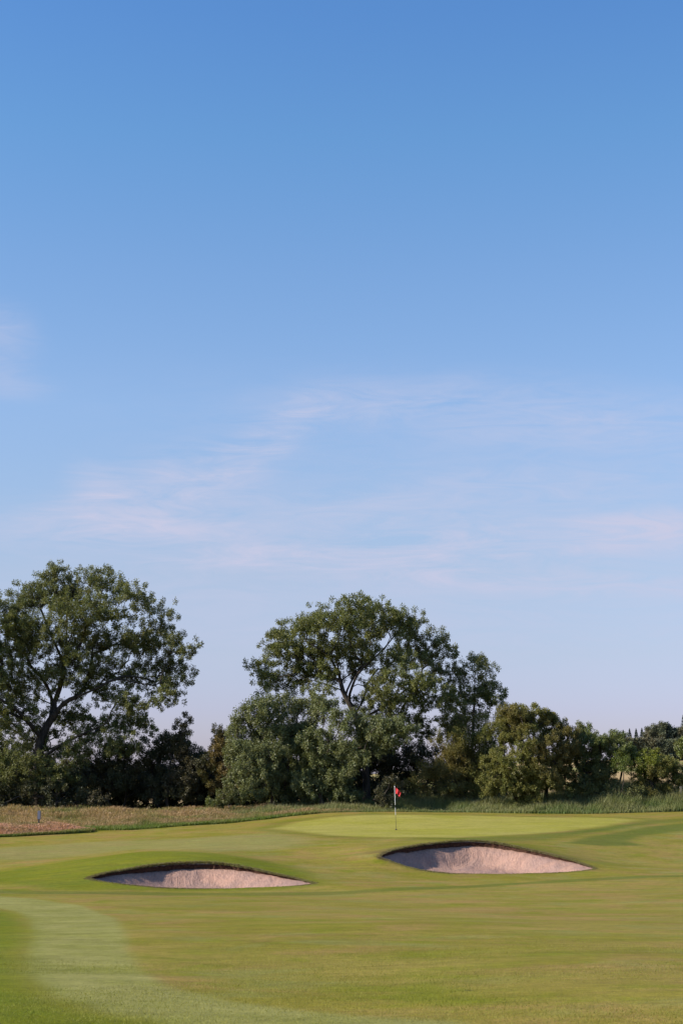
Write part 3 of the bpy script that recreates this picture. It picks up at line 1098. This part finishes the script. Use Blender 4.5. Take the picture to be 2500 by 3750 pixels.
# the domed ash behind the flag
T_("ash_tree", "broad domed ash tree standing right behind the red flag", "tree", 107, 1345, [
    (1290, 2228, 75, 40), (1200, 2245, 60, 40), (1385, 2222, 65, 36), (1455, 2240, 45, 35), (1510, 2265, 35, 28), (1130, 2285, 65, 42), (1050, 2320, 60, 38), (1000, 2370, 45, 40),
    (1230, 2290, 80, 42), (1350, 2275, 70, 38), (1440, 2300, 70, 38), (1530, 2325, 55, 38), (1590, 2370, 45, 38), (1640, 2400, 28, 40), (970, 2440, 36, 45), (1060, 2390, 80, 45),
    (1150, 2370, 70, 40), (965, 2500, 28, 28), (1030, 2480, 60, 32), (1110, 2460, 60, 28), (1200, 2440, 50, 25), (1500, 2390, 70, 38), (1570, 2440, 60, 38), (1640, 2480, 40, 40),
    (1420, 2500, 60, 28, -3), (1500, 2490, 80, 32, -3), (1575, 2510, 60, 32, -3), (1440, 2560, 70, 28, -2), (1540, 2580, 70, 35), (1620, 2560, 45, 40),
    (1480, 2640, 80, 45), (1580, 2660, 60, 50), (1400, 2620, 60, 30, 1), (1380, 2530, 35, 22), (1180, 2520, 50, 20), (1290, 2360, 60, 28), (1190, 2400, 50, 28), (1130, 2420, 50, 25), (1350, 2340, 40, 25, 1), (1340, 2520, 30, 14, 1),
    (1440, 2400, 60, 30), (1400, 2455, 45, 22, 1), (1290, 2420, 55, 24, 1.5), (1250, 2370, 50, 30, -1), (1360, 2390, 50, 26, -1.5), (1310, 2470, 40, 14, 1.5), (1180, 2470, 50, 22), (1090, 2510, 60, 20), (1330, 2580, 45, 22, 1)],
   L_ASH, 102, limbs=[
    [(1345, 2975), (1340, 2860), (1330, 2740), (1300, 2620), (1255, 2530), (1240, 2460)],
    [(1240, 2470), (1215, 2420, -.5), (1175, 2380, -1), (1120, 2350, -1)],
    [(1240, 2460), (1232, 2400, .5), (1240, 2340, .5), (1260, 2260, 0)],
    [(1255, 2485), (1310, 2450, 0), (1360, 2410, 0), (1400, 2390, .5), (1430, 2330, .5)],
    [(1262, 2480), (1320, 2465, -.5), (1330, 2430, -.5)],
    [(1262, 2545), (1300, 2470, 1), (1335, 2435, 1)],
    [(1270, 2570), (1310, 2468, -1.0), (1375, 2405, -1), (1410, 2370, -1)],
    [(1255, 2530), (1180, 2500, -1), (1100, 2480, -1), (1030, 2440, -1)],
    [(1310, 2640), (1400, 2590, 0), (1480, 2530, 0), (1560, 2470, 0)],
    [(1335, 2740), (1430, 2690, 0), (1520, 2650, 0)]], scale=1.04, shell=.25, tip_den=.88, jit=2.4, sprays=6, per=24, spray_r=.50, spray_len=.21)

# silvery masses in front of it
T_("willow_tree", "silvery green bushy tree with hanging sprays, left of the domed ash", "tree", 104, 985, [
    (955, 2590, 65, 45), (1050, 2575, 60, 38), (1130, 2585, 50, 35), (895, 2650, 45, 50), (980, 2670, 80, 50), (1070, 2660, 60, 48), (885, 2740, 50, 50), (960, 2760, 70, 50, -2),
    (1050, 2760, 60, 50), (880, 2820, 45, 45), (950, 2850, 60, 45, -2), (1040, 2850, 60, 45), (1010, 2910, 60, 35), (1125, 2680, 40, 45), (900, 2890, 30, 30)],
   L_SILVER, 103, scale=1.04, shell=.5, tip_den=1.0, jit=1.6, droop=1.15, sprays=5, per=34, spray_r=.36, spray_len=.25, leaf=(.17, .032), stems=2)
T_("willow_tree", "silvery green tree left of the flagstick, foliage hanging down to the long grass", "tree", 102, 1200, [
    (1180, 2590, 60, 35, 1), (1240, 2640, 60, 38), (1330, 2640, 55, 35), (1400, 2660, 60, 38), (1470, 2660, 50, 28), (1170, 2700, 60, 45), (1250, 2720, 50, 38), (1180, 2790, 70, 48), (1340, 2700, 50, 35),
    (1150, 2860, 55, 42), (1235, 2850, 60, 42), (1200, 2910, 75, 32), (1310, 2770, 35, 28), (1270, 2900, 40, 30), (1420, 2700, 40, 25)],
   L_SILVER, 104, scale=1.04, shell=.5, tip_den=1.0, jit=1.4, droop=1.15, sprays=5, per=34, spray_r=.36, spray_len=.25, leaf=(.17, .032), stems=2)
T_("ash_tree", "narrow airy young ash rising between the domed ash and the round hawthorn", "tree", 108, 1735, [
    (1738, 2420, 38, 32), (1700, 2470, 42, 38), (1775, 2470, 38, 35), (1815, 2530, 28, 25), (1740, 2530, 60, 38), (1690, 2550, 50, 38), (1790, 2570, 40, 28), (1720, 2610, 60, 35), (1680, 2650, 45, 30)],
   L_ASH, 105, scale=1.1, shell=.25, tip_den=.85, jit=1.2, sprays=6, per=24, spray_r=.42, spray_len=.22, limbs=[[(1735, 2975), (1725, 2850), (1730, 2700), (1735, 2580), (1738, 2460)]])
# hawthorns
T_("hawthorn_tree", "dark brownish hawthorn in shade under the narrow young ash", "tree", 105, 1690, [
    (1680, 2660, 50, 42), (1760, 2660, 42, 42), (1650, 2740, 55, 45), (1730, 2740, 55, 50), (1790, 2720, 30, 40), (1640, 2810, 50, 30), (1740, 2830, 42, 50), (1560, 2815, 34, 16, -2), (1610, 2815, 30, 16, -2), (1530, 2870, 18, 14, -2), (1625, 2880, 14, 14, -2),
    (1650, 2860, 25, 22, -2), (1720, 2900, 50, 38)],
   L_HAW, 106, tip_den=1.7, jit=1.3, sprays=4, per=40, leaf=(.09, .034), droop=.5, stems=3)
T_("hawthorn_tree", "big rounded hawthorn with rusty top, between the young ash and the low bushes", "tree", 101.5, 1940, [
    (1885, 2630, 65, 42), (1960, 2630, 60, 40), (2020, 2665, 50, 42), (2065, 2710, 38, 48), (1850, 2690, 55, 48), (1940, 2710, 70, 50, -2), (2020, 2750, 60, 50, -1.5), (2070, 2790, 40, 50),
    (1820, 2770, 45, 48), (1900, 2800, 70, 50, -2), (1990, 2830, 70, 45, -2), (2060, 2860, 50, 40), (1830, 2860, 60, 38, -1.5), (1920, 2890, 70, 35, -1.5), (1880, 2600, 30, 20)],
   L_HAW, 107, spray_r=.30, spray_len=.19, tip_den=2.2, jit=1.5, sprays=4, per=44, leaf=(.09, .034), droop=.6, stems=3)
T_("hawthorn_bush", "green-topped bush immediately right of the big rounded hawthorn", "bush", 103, 2150, [
    (2135, 2680, 40, 28), (2120, 2730, 38, 38), (2165, 2740, 45, 42), (2130, 2800, 42, 38), (2170, 2820, 40, 40), (2140, 2880, 40, 35)],
   L_BUSH, 108, spray_r=.30, spray_len=.19, tip_den=2.1, jit=1.1, sprays=4, per=42, leaf=(.09, .034), stems=3, group="bushes at the right end of the hedgerow")
T_("hawthorn_bush", "taller mid-green bush with a field gap on its right side", "bush", 102.5, 2235, [
    (2200, 2718, 30, 24), (2245, 2711, 32, 24), (2215, 2763, 48, 36), (2270, 2753, 35, 35), (2215, 2823, 40, 38), (2180, 2873, 40, 35), (2295, 2748, 22, 16)],
   L_BUSH, 109, spray_r=.30, spray_len=.19, tip_den=2.1, jit=1.1, sprays=4, per=42, leaf=(.09, .034), stems=3, group="bushes at the right end of the hedgerow")
T_("hawthorn_bush", "bright yellow-green bush, the brightest in the hedgerow", "bush", 101, 2330, [
    (2300, 2778, 42, 16), (2345, 2780, 36, 18), (2270, 2800, 30, 14), (2340, 2815, 24, 26), (2385, 2778, 36, 18), (2352, 2845, 14, 24)],
   L_BRIGHT, 110, spray_r=.30, spray_len=.19, tip_den=2.0, jit=.9, sprays=4, per=40, leaf=(.09, .034), stems=3, group="bushes at the right end of the hedgerow")
T_("hawthorn_bush", "arching brown-green bush at the far right edge, with a grassy gap beneath", "bush", 102, 2420, [
    (2400, 2808, 46, 28), (2445, 2800, 38, 24), (2488, 2825, 30, 28), (2390, 2850, 40, 35), (2440, 2840, 45, 35), (2500, 2850, 35, 32), (2370, 2890, 45, 30), (2420, 2900, 38, 28), (2550, 2850, 36, 34)],
   L_HAW, 111, spray_r=.30, spray_len=.19, tip_den=1.7, jit=1.1, sprays=4, per=40, leaf=(.09, .034), stems=3, group="bushes at the right end of the hedgerow")
# shaded small trees under and right of the left ash
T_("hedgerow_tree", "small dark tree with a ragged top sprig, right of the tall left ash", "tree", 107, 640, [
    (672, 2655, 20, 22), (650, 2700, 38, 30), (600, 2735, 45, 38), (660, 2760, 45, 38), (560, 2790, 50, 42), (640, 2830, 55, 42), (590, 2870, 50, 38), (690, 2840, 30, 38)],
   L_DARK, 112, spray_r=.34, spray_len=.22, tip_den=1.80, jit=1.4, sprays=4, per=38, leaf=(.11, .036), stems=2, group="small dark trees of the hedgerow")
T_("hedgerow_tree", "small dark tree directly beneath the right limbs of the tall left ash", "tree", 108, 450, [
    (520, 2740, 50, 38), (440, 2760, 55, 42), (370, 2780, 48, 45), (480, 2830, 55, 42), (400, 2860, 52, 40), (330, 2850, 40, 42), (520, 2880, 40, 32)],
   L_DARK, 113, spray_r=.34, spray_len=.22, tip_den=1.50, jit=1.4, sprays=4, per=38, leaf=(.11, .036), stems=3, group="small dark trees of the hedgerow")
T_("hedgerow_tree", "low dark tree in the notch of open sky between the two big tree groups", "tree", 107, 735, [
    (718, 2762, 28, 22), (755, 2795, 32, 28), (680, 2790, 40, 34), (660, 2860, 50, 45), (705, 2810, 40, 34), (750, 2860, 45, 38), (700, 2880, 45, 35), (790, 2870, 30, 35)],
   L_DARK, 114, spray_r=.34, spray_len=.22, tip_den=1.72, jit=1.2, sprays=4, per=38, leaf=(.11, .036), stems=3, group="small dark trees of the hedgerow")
T_("hawthorn_tree", "bronze-leaved hawthorn at the left foot of the silvery bushy tree", "tree", 105.5, 820, [
    (815, 2680, 32, 25), (790, 2720, 32, 30), (835, 2740, 36, 42), (800, 2790, 42, 38), (845, 2830, 40, 42), (790, 2850, 35, 36), (855, 2890, 38, 30)],
   L_BROWN, 115, spray_r=.30, spray_len=.19, tip_den=1.7, jit=1.1, sprays=4, per=40, leaf=(.09, .034), stems=2)
T_("low_bush", "low leafy green bush at the edge of the rough, below the bronze hawthorn", "bush", 101.5, 860, [
    (845, 2905, 38, 24), (885, 2915, 36, 22), (820, 2930, 30, 16)], L_BUSH, 116, spray_r=.30, spray_len=.19, tip_den=1.8, jit=.5, sprays=4, per=36, leaf=(.09, .034), stems=4)
T_("low_bush", "small leafy bush in the dark just left of the red flag", "bush", 100.5, 1425, [
    (1430, 2868, 18, 14), (1412, 2892, 12, 18), (1450, 2882, 12, 12), (1402, 2915, 8, 14)], L_DARK, 117, spray_r=.30, spray_len=.19, tip_den=1.9, jit=.4, sprays=4, per=36, leaf=(.10, .036), stems=2)
T_("low_bush", "tangle of low dark green brambles below the green-topped and mid-green bushes", "bush", 100.5, 2190, [
    (2130, 2900, 45, 24), (2200, 2895, 50, 28), (2270, 2905, 40, 22), (2090, 2920, 40, 18), (2330, 2915, 40, 18), (2160, 2870, 30, 20)],
   L_BUSH, 118, spray_r=.30, spray_len=.19, tip_den=1.5, jit=.7, sprays=4, per=36, leaf=(.10, .036), stems=4)
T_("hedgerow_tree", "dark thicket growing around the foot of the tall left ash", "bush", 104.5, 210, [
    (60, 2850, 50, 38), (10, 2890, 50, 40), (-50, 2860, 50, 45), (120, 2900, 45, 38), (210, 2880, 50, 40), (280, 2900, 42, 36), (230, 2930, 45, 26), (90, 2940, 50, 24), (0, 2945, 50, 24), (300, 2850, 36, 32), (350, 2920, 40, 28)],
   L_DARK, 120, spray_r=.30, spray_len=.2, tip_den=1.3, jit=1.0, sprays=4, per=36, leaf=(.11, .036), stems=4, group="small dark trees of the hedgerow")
# dense dark-leaved hedge, added to fill the black gaps behind the trees
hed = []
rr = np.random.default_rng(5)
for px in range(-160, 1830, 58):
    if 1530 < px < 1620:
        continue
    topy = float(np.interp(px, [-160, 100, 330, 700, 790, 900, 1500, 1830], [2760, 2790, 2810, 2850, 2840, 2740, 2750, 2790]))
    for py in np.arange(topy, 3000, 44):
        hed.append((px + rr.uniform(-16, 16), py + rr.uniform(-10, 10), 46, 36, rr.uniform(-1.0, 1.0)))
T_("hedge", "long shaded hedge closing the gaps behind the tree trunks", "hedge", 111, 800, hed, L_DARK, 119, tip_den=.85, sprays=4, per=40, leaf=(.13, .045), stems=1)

# ------------------------------------------------------------------ far side of the field
def hedge_lobes(px0, px1, py0, py1, step, rx, ry, seed):
    r = np.random.default_rng(seed)
    L = []
    for px in np.arange(px0, px1, step):
        for py in np.arange(py0, py1, step):
            L.append((px + r.uniform(-3, 3), py + r.uniform(-3, 3), rx, ry, r.uniform(-1.5, 1.5)))
    return L


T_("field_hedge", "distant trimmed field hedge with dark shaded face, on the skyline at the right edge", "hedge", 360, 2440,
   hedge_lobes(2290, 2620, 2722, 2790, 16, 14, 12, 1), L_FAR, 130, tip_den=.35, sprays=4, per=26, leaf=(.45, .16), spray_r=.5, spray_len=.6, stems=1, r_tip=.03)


def spruce(px, pytop, Y, h, label, seed):
    r = np.random.default_rng(seed)
    c = P(px, pytop, Y)
    base = np.array([c[0], Y, gz(c[0], Y)])
    H = c[2] - base[2]
    root = thing("spruce_tree", base, label, "tree", "distant trees on the skyline at the right")
    V_, q_ = tubes((np.array([[0, 0, -.3], [0, 0, H * .5]]), np.array([[0, 0, H * .5], [0, 0, H]]), np.array([H * .02, H * .012]), np.array([H * .012, .02])), 7)
    mesh_np("trunk", V_, [q_], bark_dark, root, smooth=True)
    n = 5200
    f = r.random(n) ** .8
    tier = np.clip(f + .012 * np.sin(f * 90), 0, 1)
    zz = H * (.05 + .95 * tier)
    R = H * .27 * (1 - tier) + .03
    a = r.uniform(0, 2 * np.pi, n)
    rr_ = R * r.random(n) ** .5 * (.8 + .3 * np.sin(a * 5 + tier * 40))
    p = np.stack([np.cos(a) * rr_, np.sin(a) * rr_, zz - rr_ * .35], 1)
    d = unit(np.stack([np.cos(a), np.sin(a), np.full(n, -.35)], 1) + r.standard_normal((n, 3)) * .35)
    l, w = (.15 + .5 * (1 - tier))[:, None], .07
    wv = unit(np.cross(d, r.standard_normal((n, 3))))
    V = np.stack([p, p + d * l * .45 + wv * w, p + d * l, p + d * l * .45 - wv * w], 1).reshape(-1, 3)
    mesh_np("crown", V, [np.arange(n * 4).reshape(-1, 4)], L_SPRUCE, root, face_attrs={"rnd": r.random(n), "rnd2": r.random(n)})


spruce(2280, 2673, 520, 0, "smallest pointed spruce on the skyline, leftmost of the distant row", 201)
spruce(2303, 2668, 525, 0, "pointed distant spruce standing alone just right of the smallest one", 202)
spruce(2327, 2668, 515, 0, "distant spruce, left one of the touching pair on the skyline", 203)
spruce(2348, 2666, 520, 0, "distant spruce, right one of the touching pair on the skyline", 204)
spruce(2499, 2618, 530, 0, "tall distant spruce cut by the right edge of the photo", 205)
for i, (px, py, rx, ry, lb) in enumerate([
    (2388, 2674, 20, 20, "leftmost round-topped tree of the distant wood at the right"),
    (2420, 2666, 22, 24, "highest round-topped tree of the distant wood, second from its left end"),
    (2452, 2670, 22, 22, "dark tree of the distant wood, third from its left end"),
    (2482, 2672, 20, 22, "rightmost round tree of the distant wood, beside the tall spruce")]):
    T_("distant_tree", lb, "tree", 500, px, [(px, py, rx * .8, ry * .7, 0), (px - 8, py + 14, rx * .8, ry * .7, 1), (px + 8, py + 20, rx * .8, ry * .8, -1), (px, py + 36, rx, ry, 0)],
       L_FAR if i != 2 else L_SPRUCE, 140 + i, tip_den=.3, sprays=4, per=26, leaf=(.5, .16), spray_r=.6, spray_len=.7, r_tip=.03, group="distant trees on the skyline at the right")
T_("distant_bush", "pale green bush beyond the field hedge at the right edge", "bush", 345, 2490, [(2487, 2726, 7, 7, 0), (2500, 2718, 8, 8, 0), (2496, 2736, 12, 7, 0), (2497, 2752, 12, 8, 0)],
   L_BUSH, 150, tip_den=.5, sprays=4, per=26, leaf=(.4, .14), spray_r=.5, spray_len=.5, r_tip=.03)
print("LEAVES", NLEAF)

# ------------------------------------------------------------------ flagstick
def paint(name, col, rough=.4):
    m = new_mat(name)
    t, M_, NZ, RG, MX, AT, BP = nodes(m)
    geo = N(t, 'ShaderNodeNewGeometry')
    a = NZ(geo.outputs['Position'], 25, 4, .6)
    bs = N(t, 'ShaderNodeBsdfPrincipled')
    bs.inputs['Roughness'].default_value = rough
    t.links.new(MX(RG(a, .3, .7), tuple(c * .85 for c in col), col), bs.inputs['Base Color'])
    t.links.new(bs.outputs[0], N(t, 'ShaderNodeOutputMaterial').inputs[0])
    return m


white_p, dark_p = paint("white_paint", (.78, .78, .80)), paint("dark_paint", (.04, .035, .03))
red = paint("red_cloth", (.62, .02, .03), .7)
sleeve_m = paint("post_paint_with_shade", (.17, .18, .23), .6)  # post top colour darkened to carry the shade it stands in
post_m = paint("post_wood", (.07, .055, .045), .9)

fb = P(1449.5, 3031, 82)
fb[2] = gz(fb[0], fb[1])
ft = P(1444.3, 2881, 82)
root = thing("flagstick", fb, "striped flagstick with a red flag standing in the hole on the green", "flagstick")
axis = ft - fb
H = np.linalg.norm(axis)


def band(f0, f1, r):
    V_, q_ = tubes((np.array([axis * f0]), np.array([axis * f1]), np.array([r]), np.array([r])), 12)
    top = np.arange(12, 24)[None, :]
    return V_, q_


for nm, f0, f1, r, m in (("pole", -.08, .34, .010, dark_p), ("pole_stripe", .34, .51, .0105, white_p), ("pole_stripe", .515, .575, .011, dark_p), ("pole_stripe", .58, 1.0, .0115, white_p)):
    V_, q_ = band(f0, f1, r)
    mesh_np(nm, V_, [q_], m, root, smooth=True)
# knob
bm_v, bm_q = tubes((np.array([axis * 1.0]), np.array([axis * 1.012]), np.array([.024]), np.array([.018])), 12)
mesh_np("finial", bm_v, [bm_q, np.arange(24).reshape(2, 12)[1:2, ::1]], white_p, root)
# limp red flag, folded on itself
kk = 82 / FPX
nu, nv = 22, 18
uu, vv = np.meshgrid(np.linspace(0, 1, nu), np.linspace(0, 1, nv))
top_x = uu * 22 * (1 - .03 * uu)
top_y = 1 + 20 * uu ** 1.25
bot_x = uu * 17
bot_y = 26 - 1.5 * np.sin(uu * 4.5) + 9.5 * uu ** 2.2
xx = top_x * (1 - vv) + bot_x * vv
yy = top_y * (1 - vv) + bot_y * vv
fold = (.055 * np.sin(uu * 9.5 + vv * 1.2) * uu ** .5 + .03 * np.sin(uu * 17 + vv * 3) * uu)
Vf = np.stack([xx * kk, fold, -yy * kk], -1).reshape(-1, 3) + axis + np.array([.012, 0, 0])
ii = np.arange(nu * nv).reshape(nv, nu)
qf = np.stack([ii[:-1, :-1], ii[:-1, 1:], ii[1:, 1:], ii[1:, :-1]], -1).reshape(-1, 4)
flag = mesh_np("flag", Vf, [qf], red, root, smooth=True)
sm = flag.modifiers.new("thickness", 'SOLIDIFY')
sm.thickness = .004
# hole cup
V_, q_ = tubes((np.array([[0, 0, -.10]]), np.array([[0, 0, .012]]), np.array([.054]), np.array([.054])), 20)
mesh_np("cup_rim", V_, [q_], dark_p, root, smooth=True)


# ------------------------------------------------------------------ posts
def box(x0, x1, y0, y1, z0, z1, bev=.006):
    import bmesh
    bm = bmesh.new()
    bmesh.ops.create_cube(bm, size=1)
    for v in bm.verts:
        v.co = Vector(((x0 + x1) / 2 + v.co.x * (x1 - x0), (y0 + y1) / 2 + v.co.y * (y1 - y0), (z0 + z1) / 2 + v.co.z * (z1 - z0)))
    bmesh.ops.bevel(bm, geom=bm.edges[:], offset=bev, segments=2, affect='EDGES')
    return bm


def bm_obj(name, bm, mat, parent):
    me = bpy.data.meshes.new(name)
    bm.to_mesh(me)
    bm.free()
    me.materials.append(mat)
    o = bpy.data.objects.new(name, me)
    COL.objects.link(o)
    o.parent = parent
    return o


Yp = 88.5
pb = P(143, 3015, Yp)
g0 = gz(pb[0], Yp)
zt = P(145, 2969, Yp)[2] - g0
zm = P(145, 2999, Yp)[2] - g0
mp_ = thing("marker_post", (pb[0], Yp, g0), "short dark stake with a pale grey-blue top, standing in the rough at the left", "marker post")
bm_obj("stake", box(-.045, .045, -.04, .04, -.2, zm, .008), post_m, mp_)
bm_obj("sleeve", box(-.075, .085, -.055, .055, zm - .02, zt, .012), sleeve_m, mp_)
Yp = 100.5
pb = P(2494, 2965, Yp)
g0 = gz(pb[0], Yp)
fp = thing("fence_post", (pb[0], Yp, g0), "weathered grey wooden post in the long grass at the far right edge", "post")
wood = paint("weathered_wood", (.20, .18, .16), .9)
bm_obj("shaft", box(-.06, .06, -.06, .06, -.3, P(2494, 2885, Yp)[2] - g0, .012), wood, fp)
bm_obj("cap", box(-.07, .07, -.07, .07, P(2494, 2885, Yp)[2] - g0 - .01, P(2494, 2880, Yp)[2] - g0, .01), wood, fp)

# raise the whole place so the fairway under the camera is near zero height is not needed: eye level stays at z = 0
